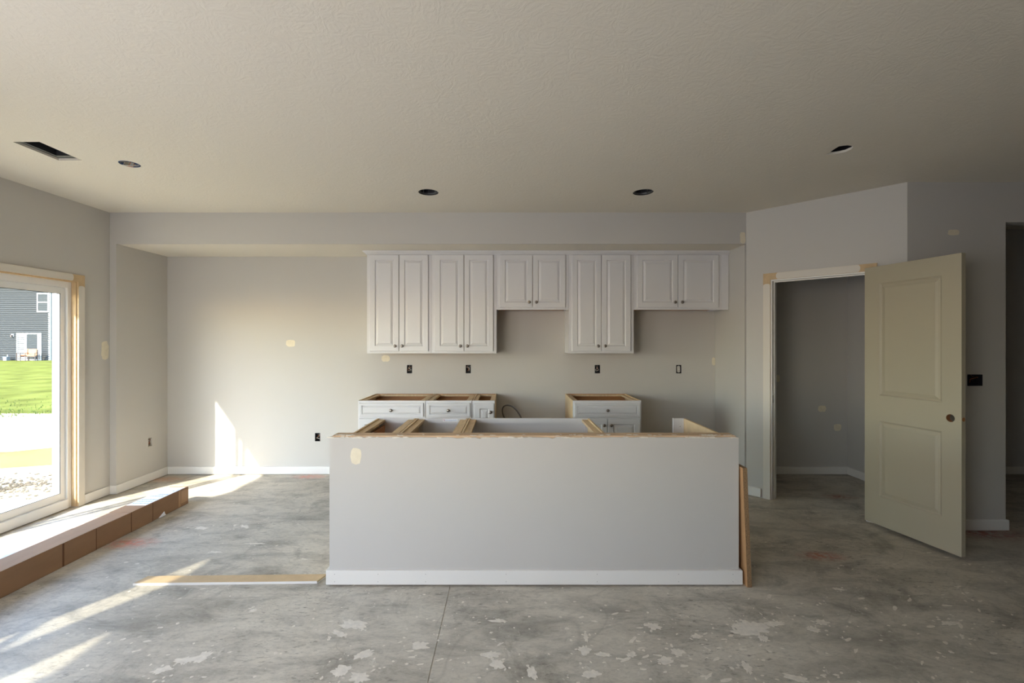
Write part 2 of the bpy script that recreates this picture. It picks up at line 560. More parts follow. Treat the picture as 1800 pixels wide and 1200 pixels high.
# back wall
OB = {}
OBZ = 46.4
for nm, x, z in (('a', -43.2, OBZ), ('b', -17.3, OBZ), ('c', 39.7, OBZ), ('d', 75.6, OBZ), ('low', -83.8, 16.4)):
    OB[nm] = (x, z)
wb = MB().sheet(-159, 425, 0, CH, [rect(x - 1.15, x + 1.15, z - 1.85, z + 1.85) for x, z in OB.values()], XZ(D), 0.5)
wb.box(-159, 425, D + 4, D + 6, 0, CH)
wall_back = tag(wb.build('wall_back', wall_m), 'pale greige drywall behind the kitchen cabinets', 'wall', kind='structure')
for (px_, py_, rx, rz) in ((511, 603, 2.1, 1.5), (678, 630, 1.8, 1.4), (1255, 635, .9, 1.8), (1365, 665, 1.5, 1.7), (1445, 718, 1.8, 1.4), (1472, 751, 1.7, 1.5)):
    s = FPX / D
    spackle(wall_back, XZ(D), (px_ - CX) / s, EYE - (py_ - 600) / s, rx, rz, rng)

# left wall with the patio door opening, going on past the frame to the jog beside the camera
wlft = MB().box(-159, LW, 50, DO0, 0, CH).box(-159, LW, DO0, DO1, DOH, CH).box(-159, LW, DO1, D, 0, CH)
wall_left = tag(wlft.build('wall_left', wall_m), 'greige wall around the sliding patio door', 'wall', kind='structure')
YZ = lambda u, v, d: (LW - d, u, v)
spackle(wall_left, YZ, 174.6, 55.2, 1.7, 3.6, rng)
# alcove cheek, 2.5 in proud of the left wall
ck = MB().sheet(SF, D, 0, SH, [rect(193.5 - 1.15, 193.5 + 1.15, 14.5, 18.2)], lambda u, v, d: (AL - d, u, v), 0.5)
ck.box(LW, AL - 0.5, SF, SF + 0.5, 0, SH)
wall_alcove = tag(ck.build('wall_alcove', wall_m), 'greige return wall at the side of the cabinet alcove', 'wall', kind='structure')
# dropped soffit over the cabinets
so = MB().box(LW, RW, SF, SF + 0.6, SH, CH)
wall_soffit = tag(so.build('wall_soffit', wall_m), 'greige bulkhead face above the kitchen cabinets', 'wall', kind='structure')
spackle(wall_soffit, XZ(SF), 90.2, 98.3, 1.1, 2.2, rng)
cs = MB().box(AL - 0.5, RW, SF + 0.6, D, SH, SH + 0.5)
tag(cs.build('ceiling_soffit', ceil_m), 'pale underside of the bulkhead over the alcove', 'ceiling', kind='structure')

# pantry: kitchen-side wall, angled door wall, hall wall
wp = MB().box(RW, RW + 4.5, SF + 1.2, D, 0, CH)
tag(wp.build('wall_kitchen_right', wall_m), 'greige wall between the cabinets and the pantry', 'wall', kind='structure')
A, B = Vector((RW, SF, 0)), Vector((124.0, 142.9, 0))
LEN = (B - A).length
ANG = math.atan2(B.y - A.y, B.x - A.x)
PO0, PO1, POH = 8.3, 37.3, 81.6          # rough opening along the angled wall
wa = thing('wall_pantry', A, 'angled greige wall holding the pantry door frame', 'wall', ANG, kind='structure')
MB().box(0, PO0, 0, 4.5, 0, CH).box(PO1, LEN, 0, 4.5, 0, CH).box(PO0, PO1, 0, 4.5, POH, CH).build('drywall', wall_m, wa)
HY = 142.9
wh = MB().sheet(124, 154.5, 0, CH, [rect(142.6, 147.4, 44.8, 48.4)], XZ(HY), 0.5)
wh.box(154, 154.5, HY + .5, HY + 4.5, 0, CH).box(154.5, 420, HY, HY + 4.5, 95.6, CH).box(215, 420, HY, HY + 4.5, 0, 95.6)
wall_hall = tag(wh.build('wall_hall', wall_m), 'shadowed wall beside the pantry with a hallway opening', 'wall', kind='structure')
spackle(wall_hall, XZ(HY), 138.3, 92.4, 1.8, .9, rng)
ps = MB().box(150, 154.5, HY + 4.5, D, 0, CH)
tag(ps.build('wall_pantry_side', wall_m), 'wall between the pantry and the hallway', 'wall', kind='structure')
wr = MB().box(420, 425, -420, D, 0, CH)
tag(wr.build('wall_right', wall_m), 'far greige side wall of the room', 'wall', kind='structure')
# great-room walls beside and behind the camera, with their windows
gw = MB()
cuts = [(RY, W2[0]), (W2[1], W1[0]), (W1[1], 50)]
for a, b_ in cuts:
    gw.box(-134.5, GX, a, b_, 0, CH)
for w in (W1, W2):
    gw.box(-134.5, GX, w[0], w[1], 0, WZ0).box(-134.5, GX, w[0], w[1], WZ1, CH)
gw.box(-159, -134.5, 44, 50, 0, CH)
tag(gw.build('wall_great_room', wall_m), 'greige side wall with a pair of tall windows', 'wall', kind='structure')
gb = MB().box(-134.5, W3[0], RY - 6, RY, 0, CH).box(W3[1], 90, RY - 6, RY, 0, CH).box(84, 90, -420, RY - 6, 0, CH).box(84, 425, -425, -420, 0, CH).box(*W3, RY - 6, RY, 0, WZ0).box(*W3, RY - 6, RY, WZ1, CH)
tag(gb.build('wall_front', wall_m), 'greige end wall with a wide window behind the room', 'wall', kind='structure')

def sash_window(name, label, fn, u0, u1, v0, v1):
    """fn(u, v, d) -> xyz, d from 0 (inside) to 1 (outside)"""
    t = thing(name, (0, 0, 0), label, 'window', kind='structure')
    def bar(n, a, b_, c, d_, e0, e1):
        p = [fn(a, c, e0), fn(b_, d_, e1)]
        lo = [min(p[0][i], p[1][i]) for i in range(3)]
        hi = [max(p[0][i], p[1][i]) for i in range(3)]
        return MB().box(lo[0], hi[0], lo[1], hi[1], lo[2], hi[2]).build(n, vinyl_m if n != 'glass' else dim_glass_m, t)
    w = 1.2
    for (a, b_, c, d_) in ((u0, u1, v0, v0 + w), (u0, u1, v1 - w * .5, v1), (u0, u0 + w * .6, v0 + w, v1 - w * .5), (u1 - w * .6, u1, v0 + w, v1 - w * .5)):
        bar('frame_bar', a, b_, c, d_, .55, .9)
    vm = (v0 + v1) / 2
    bar('meeting_rail', u0 + w * .6, u1 - w * .6, vm - .6, vm + .6, .6, .85)
    bar('glass', u0 + w * .6, u1 - w * .6, v0 + w, v1 - w * .5, .70, .73)
    return t
for k, w in enumerate((W1, W2)):
    sash_window('window_%d' % (k + 1), 'tall white window in the great room wall, %s' % ('by the jog' if k == 0 else 'further from the jog'),
                lambda u, v, d: (GX - d * 6.5, u, v), w[0], w[1], WZ0, WZ1)
sash_window('window_3', 'wide white window in the end wall', lambda u, v, d: (u, RY - d * 6.0, v), *W3, WZ0, WZ1)

# baseboards
BH = 3.5
def base_run(name, label, pts, th=0.55, z0=0.28):
    """one mitred run of baseboard along pts; the room lies on the right hand of the direction of travel"""
    P = [Vector((p[0], p[1])) for p in pts]
    off = []
    for i, p in enumerate(P):
        ds = []
        if i > 0: ds.append((P[i] - P[i - 1]).normalized())
        if i < len(P) - 1: ds.append((P[i + 1] - P[i]).normalized())
        ns = [Vector((d.y, -d.x)) for d in ds]
        if len(ns) == 1:
            off.append(ns[0] * th)
        else:
            b_ = (ns[0] + ns[1]).normalized()
            off.append(b_ * (th / max(.3, b_.dot(ns[0]))))
    mb = MB()
    prof = [(0, z0), (1, z0), (1, BH - .25), (.75, BH), (0, BH)]
    n = len(prof)
    mb.add([(p.x + o.x * a, p.y + o.y * a, z) for p, o in zip(P, off) for a, z in prof],
           [(i * n + k, i * n + (k + 1) % n, (i + 1) * n + (k + 1) % n, (i + 1) * n + k) for i in range(len(P) - 1) for k in range(n)]
           + [tuple(range(n)), tuple(range((len(P) - 1) * n, len(P) * n))])
    return tag(mb.build(name, trim_m), label, 'baseboard', kind='structure')
base_run('baseboard_left', 'white baseboard by the patio door, wrapping into the alcove', [(LW, 165.8), (LW, SF), (AL, SF), (AL, D), (-58.4, D)])
nd = (B - A).normalized()
e1 = A + nd * 5.1
base_run('baseboard_pantry_wall', 'short white baseboard between the island and the pantry door', [(RW, D - 25), (RW, SF), (e1.x, e1.y)])
e2 = A + nd * 40.6
base_run('baseboard_hall', 'white baseboard along the shadowed hallway wall', [(e2.x, e2.y), (124, HY), (154.5, HY), (154.5, D)])
base_run('baseboard_pantry', 'white baseboard inside the dark pantry', [(RW + 4.5, 188), (RW + 4.5, D), (150, D), (150, 150)])
base_run('baseboard_hall_back', 'white baseboard at the end of the hallway', [(155.2, D), (420, D)])

# ------------------------------------------------------------------ casings
def casing(name, label, loc, rotz, w, h, cw=2.4, th=0.65, apron=False, overlap=1.0):
    """door casing: raw boards, rolled with paint that stops short of the mitres; local x along the wall, +y into it"""
    t = thing(name, loc, label, 'door casing', rotz, kind='structure')
    def board(n, pts, m=mdf_m, y0=-th, y1=0.0, par=t):
        return MB().prism(pts, lambda u, v, d: (u, d, v), y0, y1).build(n, m, par)
    l = board('casing_leg', [(-cw, .1), (0, .1), (0, h), (-cw, h + cw)])
    r = board('casing_leg', [(w, .1), (w + cw, .1), (w + cw, h + cw), (w, h)])
    hd = board('casing_head', [(-cw, h + cw), (0, h), (w, h), (w + cw, h + cw)])
    e = 0.035
    def coat(par, x0, x1, z0, z1, vertical):
        pts = []
        n = 6
        if vertical:           # rounded end at the top
            c, rr = (x0 + x1) / 2, (x1 - x0) / 2
            pts = [(x0, z0), (x1, z0)] + [(c + rr * math.cos(a), z1 - rr * .35 + rr * .5 * math.sin(a)) for a in [math.pi * k / n for k in range(n + 1)]]
        else:                  # rounded at both ends
            c, rr = (z0 + z1) / 2, (z1 - z0) / 2
            pts = [(x1 - rr * .5 + rr * .6 * math.cos(a), c + rr * math.sin(a)) for a in [-math.pi / 2 + math.pi * k / n for k in range(n + 1)]]
            pts += [(x0 + rr * .5 + rr * .6 * math.cos(a), c + rr * math.sin(a)) for a in [math.pi / 2 + math.pi * k / n for k in range(n + 1)]]
        MB().prism(pts, lambda u, v, d: (u, d, v), -th - e, -th + .02).build('paint_coat', casing_m, par)
    coat(l, -cw + .02, -.02, .15, h - 1.6, True)
    coat(r, w + .02, w + cw - .02, .15, h - 1.6, True)
    coat(hd, 2.0, w - 2.0, h + .02, h + cw - .02, False)
    return t
# patio door casing: local x runs from the far jamb towards the camera (-Y), +y into the wall (-X)
PDW = DO1 - DO0
casing('trim_1', 'white-painted casing round the patio door with raw corners', (LW, DO0, 0), math.pi / 2, PDW, DOH)
casing('trim_2', 'white-painted casing round the pantry doorway with raw corners', A + nd * (PO0 + .2), ANG, PO1 - PO0 - .4, POH - .2)

# pantry jamb and stop
jb = thing('trim_3', A, 'white pantry door jamb with stop', 'door jamb', ANG, kind='structure')
MB().box(PO0, PO0 + .7, -.2, 4.7, .1, POH - .7).build('jamb_side', trim_m, jb, bevel=.04)
MB().box(PO1 - .7, PO1, -.2, 4.7, .1, POH - .7).build('jamb_side', trim_m, jb, bevel=.04)
MB().box(PO0, PO1, -.2, 4.7, POH - .7, POH).build('jamb_head', trim_m, jb, bevel=.04)
MB().box(PO0 + .7, PO0 + 1.1, 1.5, 2.8, .1, POH - .7).build('door_stop', trim_m, jb, bevel=.04)
MB().box(PO0 + .7, PO1 - .7, 1.5, 2.8, POH - 1.1, POH - .7).build('door_stop', trim_m, jb, bevel=.04)
MB().box(PO0 + .69, PO0 + .74, .2, 1.3, 35.9, 38.7).build('strike_plate', knob_m, jb)

# ------------------------------------------------------------------ sliding patio door
pd = thing('door_1', (0, 0, 0), 'white vinyl sliding patio door looking onto the lawn', 'patio door', kind='structure')
def yzbox(n, m, x0, x1, y0, y1, z0, z1, par=pd, bevel=0.05):
    return MB().box(x0, x1, y0, y1, z0, z1).build(n, m, par, bevel=bevel)
# raw jamb extension
yzbox('jamb_extension', mdf_m, -154.2, LW - .02, DO1 - .35, DO1 + .1, .3, DOH)
yzbox('jamb_extension', mdf_m, -154.2, LW - .02, DO0 - .1, DO0 + .35, .3, DOH)
yzbox('jamb_extension', mdf_m, -154.2, LW - .02, DO0 + .35, DO1 - .35, DOH - .35, DOH + .1)
F0, F1 = -159.6, -154.2
yzbox('frame_side', vinyl_m, F0, F1, DO1 - 1.7, DO1, .3, DOH - .3)
yzbox('frame_side', vinyl_m, F0, F1, DO0, DO0 + 1.7, .3, DOH - .3)
yzbox('frame_head', vinyl_m, F0, F1, DO0 + 1.7, DO1 - 1.7, DOH - 2.4, DOH - .3)
yzbox('frame_sill', vinyl_m, F0, F1 + .4, DO0 + 1.7, DO1 - 1.7, .3, 3.4)
def sash(y0, y1, x0, x1, z0=3.5, z1=DOH - 2.5, w=1.7):
    p = yzbox('sash', vinyl_m, x0, x1, y1 - w, y1, z0, z1)
    yzbox('sash_stile', vinyl_m, x0, x1, y0, y0 + w, z0, z1, p)
    yzbox('sash_rail', vinyl_m, x0, x1, y0 + w, y1 - w, z0, z0 + 2.4, p)
    yzbox('sash_rail', vinyl_m, x0, x1, y0 + w, y1 - w, z1 - 2.1, z1, p)
    xm = (x0 + x1) / 2
    yzbox('glass', glass_m, xm - .12, xm + .12, y0 + w - .1, y1 - w + .1, z0 + 2.3, z1 - 2.0, p, 0)
    for yy in (y0 + w, y1 - w - .18):
        yzbox('gasket', gasket_m, x1 - .25, x1 - .1, yy, yy + .18, z0 + 2.4, z1 - 2.1, p, 0)
    yzbox('gasket', gasket_m, x1 - .25, x1 - .1, y0 + w, y1 - w, z0 + 2.4, z0 + 2.55, p, 0)
    yzbox('gasket', gasket_m, x1 - .25, x1 - .1, y0 + w, y1 - w, z1 - 2.25, z1 - 2.1, p, 0)
    return p
YM = 135.5
sash(YM - 1.4, DO1 - 1.75, -156.4, -154.9)
s2 = sash(DO0 + 1.75, YM + 1.4, -158.8, -157.3)
MB().box(-154.85, -153.6, DO0 + 4, DO0 + 5, 38, 46).build('handle', vinyl_m, pd, bevel=.2)

# ------------------------------------------------------------------ pantry door slab, standing open
def pantry_door():
    H0 = Vector((115.3, 148.7, 1.2))
    F_ = Vector((120.8, 122.6, 1.2))
    ang = math.atan2(F_.y - H0.y, F_.x - H0.x)
    t = thing('door_2', H0, 'cream primed two-panel pantry door standing open without its knob', 'door', ang, kind='structure')
    W, H, T = 26.7, 81.0, 1.375          # face seen at local y = 0 (towards -y), thickness towards +y
    px0, px1 = 4.7, 22.0
    panels = ((9.0, 32.6), (40.6, 75.6))
    bore = circ((W - 2.6, 36.6), 1.05, 20)
    body = MB()
    holes = [rect(px0, px1, a, b_) for a, b_ in panels] + [bore]
    body.sheet(0, W, 0, H, holes, lambda u, v, d: (u, d, v), T)
    slab = body.build('slab', doorp_m, t)
    for a, b_ in panels:
        mb = MB()
        for (y, s) in ((0.0, 1), (T, -1)):
            mb.rings(px0, px1, a, b_, [(0, y), (.25, y + s * .22), (.55, y + s * .36), (.95, y + s * .3), (1.6, y + s * .1), (1.75, y + s * .08)], cap_last=True)
        mb.build('panel', doorp_m, t)
    MB().lathe([(1.04, .05), (1.04, T - .05)], lambda a, b_, h: (W - 2.6 + a, h, 36.6 + b_), 20).build('bore_lining', latch_m, t)
    MB().lathe([(.5, 0.0), (.5, .05), (0, .05)], lambda a, b_, h: (W - .02 + h, T / 2 + a, 36.6 + b_ * 1.1), 14).build('latch_hole', latch_m, t)
    for z in (7, 40, 73):
        MB().lathe([(0, 0), (.28, 0), (.28, 3.5), (0, 3.5)], lambda a, b_, h: (-.1 + a, T + .2 + b_, z + h), 10).build('hinge', knob_m, t)
pantry_door()

# ------------------------------------------------------------------ cabinet kit
KNOB = [(.0, 0), (.26, 0), (.22, -.38), (.34, -.52), (.62, -.62), (.64, -.82), (.5, -1.0), (.2, -1.08), (0, -1.09)]
def knob(par, x, z, y):
    return MB().lathe([(max(r, .001), h) for r, h in KNOB], lambda a, b_, h: (x + a, y + h, z + b_), 16).build('knob', knob_m, par, smooth=True)
def raised_front(kind, par, x0, x1, z0, z1, t=.75, fw=2.1, y=0.0, knob_at=None, k=1.0):
    fr = MB().rings(x0, x1, z0, z1, [(0, y), (0, y - t + .14), (.14, y - t), (fw, y - t), (fw + .1 * k, y - t + .1), (fw + .22 * k, y - t + .36), (fw + .3 * k, y - t + .36), (fw + .3 * k, y)], loop=True).build(kind, white_m, par)
    MB().rings(x0, x1, z0, z1, [(fw + .2 * k, y - .02), (fw + .2 * k, y - t + .40), (fw + .4 * k, y - t + .40), (fw + 1.15 * k, y - t + .12), (fw + 1.25 * k, y - t + .06)], cap_first=True, cap_last=True).build('panel', white_m, fr)
    if knob_at:
        knob(fr, knob_at[0], knob_at[1], y - t)
    return fr
def frame_grid(par, w, z0, z1, stiles, rails, th=.75):
    """white face frame: stiles [(x0,x1)], rails [(x0,x1,z0,z1)]"""
    ff = None
    for a, b_ in stiles:
        o = MB().box(a, b_, 0, th, z0, z1).build('face_frame' if ff is None else 'stile', white_m, ff or par, bevel=.03)
        ff = ff or o
    for a, b_, c, d_ in rails:
        MB().box(a, b_, 0, th, c, d_).build('rail', white_m, ff, bevel=.03)
    return ff

# wall cabinets
YU = D - 12.75
def wall_cabinet(x0, x1, zb, label, filler=0.0):
    w = x1 - x0 - filler
    zt = 95.9
    t = thing('hanging_cabinet', (x0, YU, zb), label, 'wall cabinet', 0, 'white wall cabinets under the bulkhead')
    h = zt - zb
    g = .02
    MB().box(g, .6, .75, 12.72, 0, h).build('side_panel', white_m, t)
    MB().box(w - .6, w - g, .75, 12.72, 0, h).build('side_panel', white_m, t)
    MB().box(.6, w - .6, .75, 12.72, .55, 1.1).build('bottom_panel', wood_in_m, t)
    MB().box(.6, w - .6, .75, 12.72, h - .6, h).build('top_panel', wood_in_m, t)
    MB().box(.6, w - .6, 12.3, 12.72, 1.1, h - .6).build('back_panel', wood_in_m, t)
    frame_grid(t, w, 0, h, [(g, 1.6), (w - 1.6, w - g)], [(1.6, w - 1.6, 0, 1.6), (1.6, w - 1.6, h - 1.8, h)])
    m = w / 2
    for sx in (-1, 1):
        a, b_ = (1.35, m - .09) if sx < 0 else (m + .09, w - 1.35)
        raised_front('door', t, a, b_, .9, h - 1.55, knob_at=(m + sx * 1.45, 3.05))
    if filler:
        MB().box(w, w + filler - .05, 0, .75, 0, h).build('filler_strip', white_m, t, bevel=.03)
    return t
ZT, ZS = 53.7, 71.7
wall_cabinet(-58.1, -31.3, ZT, 'tall white two-door wall cabinet at the end beside the bare alcove wall')
wall_cabinet(-31.3, -4.5, ZT, 'tall white two-door wall cabinet over the narrow base cabinet')
wall_cabinet(-4.5, 25.3, ZS, 'short white wall cabinet over the stove gap, between two tall ones')
wall_cabinet(25.3, 52.2, ZT, 'tall white two-door wall cabinet over the lone base cabinet')
wall_cabinet(52.2, RW - .1, ZS, 'short wide white wall cabinet over the fridge gap, against the pantry wall', filler=3.0)
# crown moulding along the cabinet tops
prof = [(0, 94.5), (-.35, 94.5), (-.5, 94.9), (-1.1, 95.3), (-1.5, 95.8), (-1.5, 95.97), (0, 95.97)]
xa, xb = -58.1, RW - .1
n = len(prof)
rowA = [(xa + p[0], YU + p[0], p[1]) for p in prof]
rowB = [(xb, YU + p[0], p[1]) for p in prof]
rowC = [(xa + p[0], D - .05, p[1]) for p in prof]
def crown_piece(r0, r1, origin, label):
    mb = MB().add(r0 + r1, [(k, (k + 1) % n, n + (k + 1) % n, n + k) for k in range(n)] + [tuple(range(n)), tuple(range(n, 2 * n))])
    return tag(mb.build('crown_moulding', white_m, origin=origin), label, 'moulding', kind='thing')
crown_piece(rowA, rowB, (xa, YU, 94.5), 'long white crown moulding running along the fronts of the wall cabinets')
crown_piece(rowC, rowA, (xa, D - .05, 94.5), 'short crown moulding return on the side of the end wall cabinet')

# base cabinets (open on top, waiting for the worktop)
def base_cabinet(x0, x1, yf, label, rot=False, ht=35.6, depth=23.9, kind='drawer_door', group='white base cabinets along the kitchen wall', rail=2.4, inside=wood_in_m):
    w = x1 - x0
    loc = (x1, yf, 0) if rot else (x0, yf, 0)
    t = thing('base_cabinet', loc, label, 'base cabinet', math.pi if rot else 0, group)
    g = .09
    tk = 4.5
    for a, b_ in ((g, .6), (w - .6, w - g)):
        MB().prism([(.75, tk), (3.2, tk), (3.2, .1), (depth, .1), (depth, ht), (.75, ht)], lambda u, v, d: (d, u, v), a, b_).build('side_panel', ply_m, t)
    MB().box(.6, w - .6, .75, depth, tk, tk + .6).build('bottom_panel', inside, t)
    MB().box(.6, w - .6, depth - .5, depth, tk + .6, ht - .05).build('back_panel', inside, t)
    MB().box(.6, w - .6, 3.2, 3.8, .1, tk).build('toe_kick', white_m, t)
    for a, b_ in ((.62, rail), (w - rail, w - .62)):
        MB().box(a, b_, .8, depth - .55, ht - 1.0, ht - .3).build('top_rail', ply_m, t, bevel=.03)
    MB().box(rail, w - rail, depth - 1.4, depth - .5, ht - 1.0, ht - .3).build('back_rail', ply_m, t, bevel=.03)
    z_d = ht - 7.0                       # underside of the drawer row
    rails = [(1.6, w - 1.6, tk, tk + 1.4), (1.6, w - 1.6, ht - 1.5, ht)]
    if kind != 'door':
        rails.append((1.6, w - 1.6, z_d - .7, z_d + .8))
    frame_grid(t, w, tk, ht, [(g, 1.6), (w - 1.6, w - g)], rails)
    m = w / 2
    if kind == 'door':
        raised_front('door', t, 1.0, w - .4, tk + .6, ht - 1.0, fw=2.0, knob_at=(w - 1.7, ht - 4.3))
    else:
        kn = (m, (ht - 1.0 + z_d + .7) / 2) if kind != 'sink' else None
        dr = raised_front('drawer', t, .7, w - .7, z_d + .75, ht - .85, fw=.95, knob_at=kn, k=.6)
        if kind in ('drawer_door', 'drawer_one'):
            MB().box(1.9, w - 1.9, .9, depth - 3, z_d + .9, z_d + 1.3).build('drawer_bottom', wood_in_m, dr)
            for a, b_ in ((1.9, 2.4), (w - 2.4, w - 1.9)):
                MB().box(a, b_, .9, depth - 3, z_d + 1.3, ht - 2.0).build('drawer_side', wood_in_m, dr)
            MB().box(2.4, w - 2.4, depth - 3.5, depth - 3, z_d + 1.3, ht - 2.0).build('drawer_back', wood_in_m, dr)
        if w < 20:
            raised_front('door', t, .7, w - .7, tk + .6, z_d + .1, fw=2.1, knob_at=(w - 2.2, z_d - 2.4))
        else:
            raised_front('door', t, .7, m - .08, tk + .6, z_d + .1, fw=2.1, knob_at=(m - 1.4, z_d - 2.4))
            raised_front('door', t, m + .08, w - .7, tk + .6, z_d + .1, fw=2.1, knob_at=(m + 1.4, z_d - 2.4))
    return t
YB = D - 24.0
base_cabinet(-58.2, -31.9, YB, 'widest open-topped base cabinet of the run beside the stove gap')
base_cabinet(-31.9, -13.8, YB, 'medium open-topped base cabinet between a wide and a narrow one', kind='drawer_one')
base_cabinet(-13.8, -4.8, YB, 'narrow single-door base cabinet at the edge of the stove gap', kind='door', rail=2.0)
base_cabinet(25.4, 52.2, YB, 'lone white base cabinet between the stove gap and the fridge gap')

# ------------------------------------------------------------------ island
IY = 110.95            # drywall face
IX0, IX1, IT = -42.85, 55.7, 35.87
isl = thing('island_half_wall', ((IX0 + IX1) / 2, IY, 0), 'pale lavender-grey drywall half wall of the kitchen island, raw wood on top', 'half wall', kind='thing')
io = Vector(((IX0 + IX1) / 2, IY, 0))
ORIG[isl.name] = io
r = random.Random(5)
dw = MB()
nseg = 90
tops = [35.50 + r.uniform(-.06, .05) - (.25 if r.random() < .06 else 0) for _ in range(nseg + 1)]
for i in range(nseg):
    a, b_ = IX0 + (IX1 - IX0) * i / nseg, IX0 + (IX1 - IX0) * (i + 1) / nseg
    dw.add([(a, IY, .3), (b_, IY, .3), (b_, IY, tops[i + 1]), (a, IY, tops[i]), (a, IY + .5, .3), (b_, IY + .5, .3), (b_, IY + .5, tops[i + 1]), (a, IY + .5, tops[i])],
           [(0, 1, 2, 3), (7, 6, 5, 4), (3, 2, 6, 7), (0, 4, 5, 1)])
for x in (IX0, IX1):
    s = .5 if x == IX0 else -.5
    dw.box(min(x, x + s), max(x, x + s), IY + .5, IY + 4.1, .3, 35.5)
dw.build('drywall', wall_m, isl)
MB().box(IX0 + .5, IX1 - .5, IY + .5, IY + 4.0, .1, 34.6).build('stud_core', rough_wood_m, isl)
cap = MB().box(IX0 + .55, IX1 - .55, IY + .35, IY + 4.0, 34.6, IT).build('top_board', rough_wood_m, isl, bevel=.06)
rg = MB()
for k in range(70):                      # ragged compound and torn paper along the raw edge
    x = r.uniform(IX0 + .3, IX1 - .3)
    if r.random() < .35:
        x = r.choice([r.uniform(IX0 + .2, IX0 + 9), r.uniform(IX1 - 12, IX1 - .2)])
    w_, h_ = r.uniform(.2, 1.1), r.uniform(.05, .15)
    zz = r.uniform(35.40, 35.62)
    pts = blob(x, zz, w_, h_, 9, .35, r)
    rg.prism(pts, lambda u, v, d: (u, IY + d, v), -.05 - r.random() * .06, .36)
for k in range(60):
    x = r.uniform(IX0 + .6, IX1 - .6)
    if r.random() < .5:
        x = r.choice([r.uniform(IX0 + .6, IX0 + 6), r.uniform(IX1 - 9, IX1 - .6)])
    pts = blob(x, IY + r.uniform(.4, 1.6), r.uniform(.15, .8), r.uniform(.1, .4), 8, .35, r)
    rg.prism(pts, lambda u, v, d: (u, v, IT + d), -.02, .04 + .08 * r.random())
rgo = rg.build('compound_crust', mud_m, isl)
rgo['kind'] = 'stuff'
bb = MB()
bz0, bz1 = .35, 3.75
bb.box(IX0 - .65, IX1 + .65, IY - .6, IY, bz0, bz1)
bb.box(IX0 - .65, IX0, IY, IY + 4.1, bz0, bz1).box(IX1, IX1 + .65, IY, IY + 4.1, bz0, bz1)
bbo = bb.build('baseboard', trim_m, isl, bevel=.06)
nl = MB()
for x in (-41.4, -31, -19.6, -.3, 21.5, 41, 54):
    for z in (1.1, 2.9):
        nl.lathe([(.001, IY - .615), (.07, IY - .615), (.07, IY - .59)], lambda a, b_, h: (x + a, h, z + b_), 8)
nl.build('nail_head', gasket_m, bbo)['kind'] = 'stuff'
spackle(isl, XZ(IY), -36.5, 31.0, 1.3, 2.0, r)

# island cabinets, fronts to the kitchen
YI = 138.5
IG = 'open-topped cabinets behind the island half wall'
IYB = IY + 4.2
dep = YI - IYB
base_cabinet(-39.0, -27.2, YI, 'narrow open-topped island cabinet at the end towards the patio door', True, 35.6, dep, 'drawer_one', IG)
c2 = base_cabinet(-27.2, -11.7, YI, 'medium open-topped island cabinet with a sticker on its top edge', True, 35.6, dep, 'drawer_three', IG, inside=white_m)
base_cabinet(-11.7, 24.6, YI, 'wide open-topped sink cabinet in the middle of the island', True, 35.6, dep, 'sink', IG, inside=white_m)
# sticker on the frame of the second cabinet
st = MB().box(3.2, 7.6, .76, .79, 34.7, 35.5).build('sticker', paper_m, c2)
mk = MB()
x = 3.5
for k in range(9):
    w_ = .28
    mk.tube([(x + i * .07, .80, 35.05 + .18 * math.sin(i * 1.9 + k)) for i in range(5)], .035, 5)
    x += .42
mk.build('handwriting', print_m, st)
MB().tube([(7.1, .80, 34.9), (7.15, .80, 35.2), (7.3, .80, 35.35), (7.45, .80, 35.1)], .05, 5).build('red_mark', red_m, st)
# coil of white plastic tube lying in the first cabinet
ring = [(-33.0 + 2.6 * math.cos(a), 126.0 + 4.0 * math.sin(a), 31.7 + .25 * math.sin(2 * a) + .12 * (a / 6.28)) for a in [2 * math.pi * k / 40 for k in range(76)]]
tag(MB().tube(ring, .22, 8).build('supply_tube', wirew_m, origin=(-33, 126, 29.6), smooth=True), 'white plastic tube coiled inside the end island cabinet', 'tube', kind='thing')
# dishwasher end panel
ep = thing('end_panel', (52.7, IYB, 0), 'tan island end panel with a white edge strip at the dishwasher gap', 'cabinet panel')
MB().box(0, .6, .05, YI - IYB - .75, .1, 35.6).build('panel', ply_m, ep)
MB().box(-3.1, .6, YI - IYB - .75, YI - IYB, .1, 35.6).build('edge_strip', white_m, ep, bevel=.04)
dt = MB()
for z in (29.3, 33.2):
    dt.lathe([(.001, YI - IYB - .77), (.1, YI - IYB - .77), (.1, YI - IYB - .74)], lambda a, b_, h: (-1.1 + a, h, z + b_), 8)
dt.build('screw_hole', gasket_m, ep)

# offcut of particleboard leaning on the end of the island
ob = thing('particleboard_offcut', (IX1 + 2.3, IY - 1.2, 0), 'narrow particleboard offcut leaning on the end of the island half wall', 'board')
lean = math.atan2(1.15, 28.4)
ob.rotation_euler = (0, -lean, 0)
MB().box(-.78, .25, 0, 22, .05, 28.5).build('core', chip_m, ob, bevel=.03)
MB().box(-.86, -.78, .06, 22, .05, 28.5).build('veneer', chipface_m, ob)

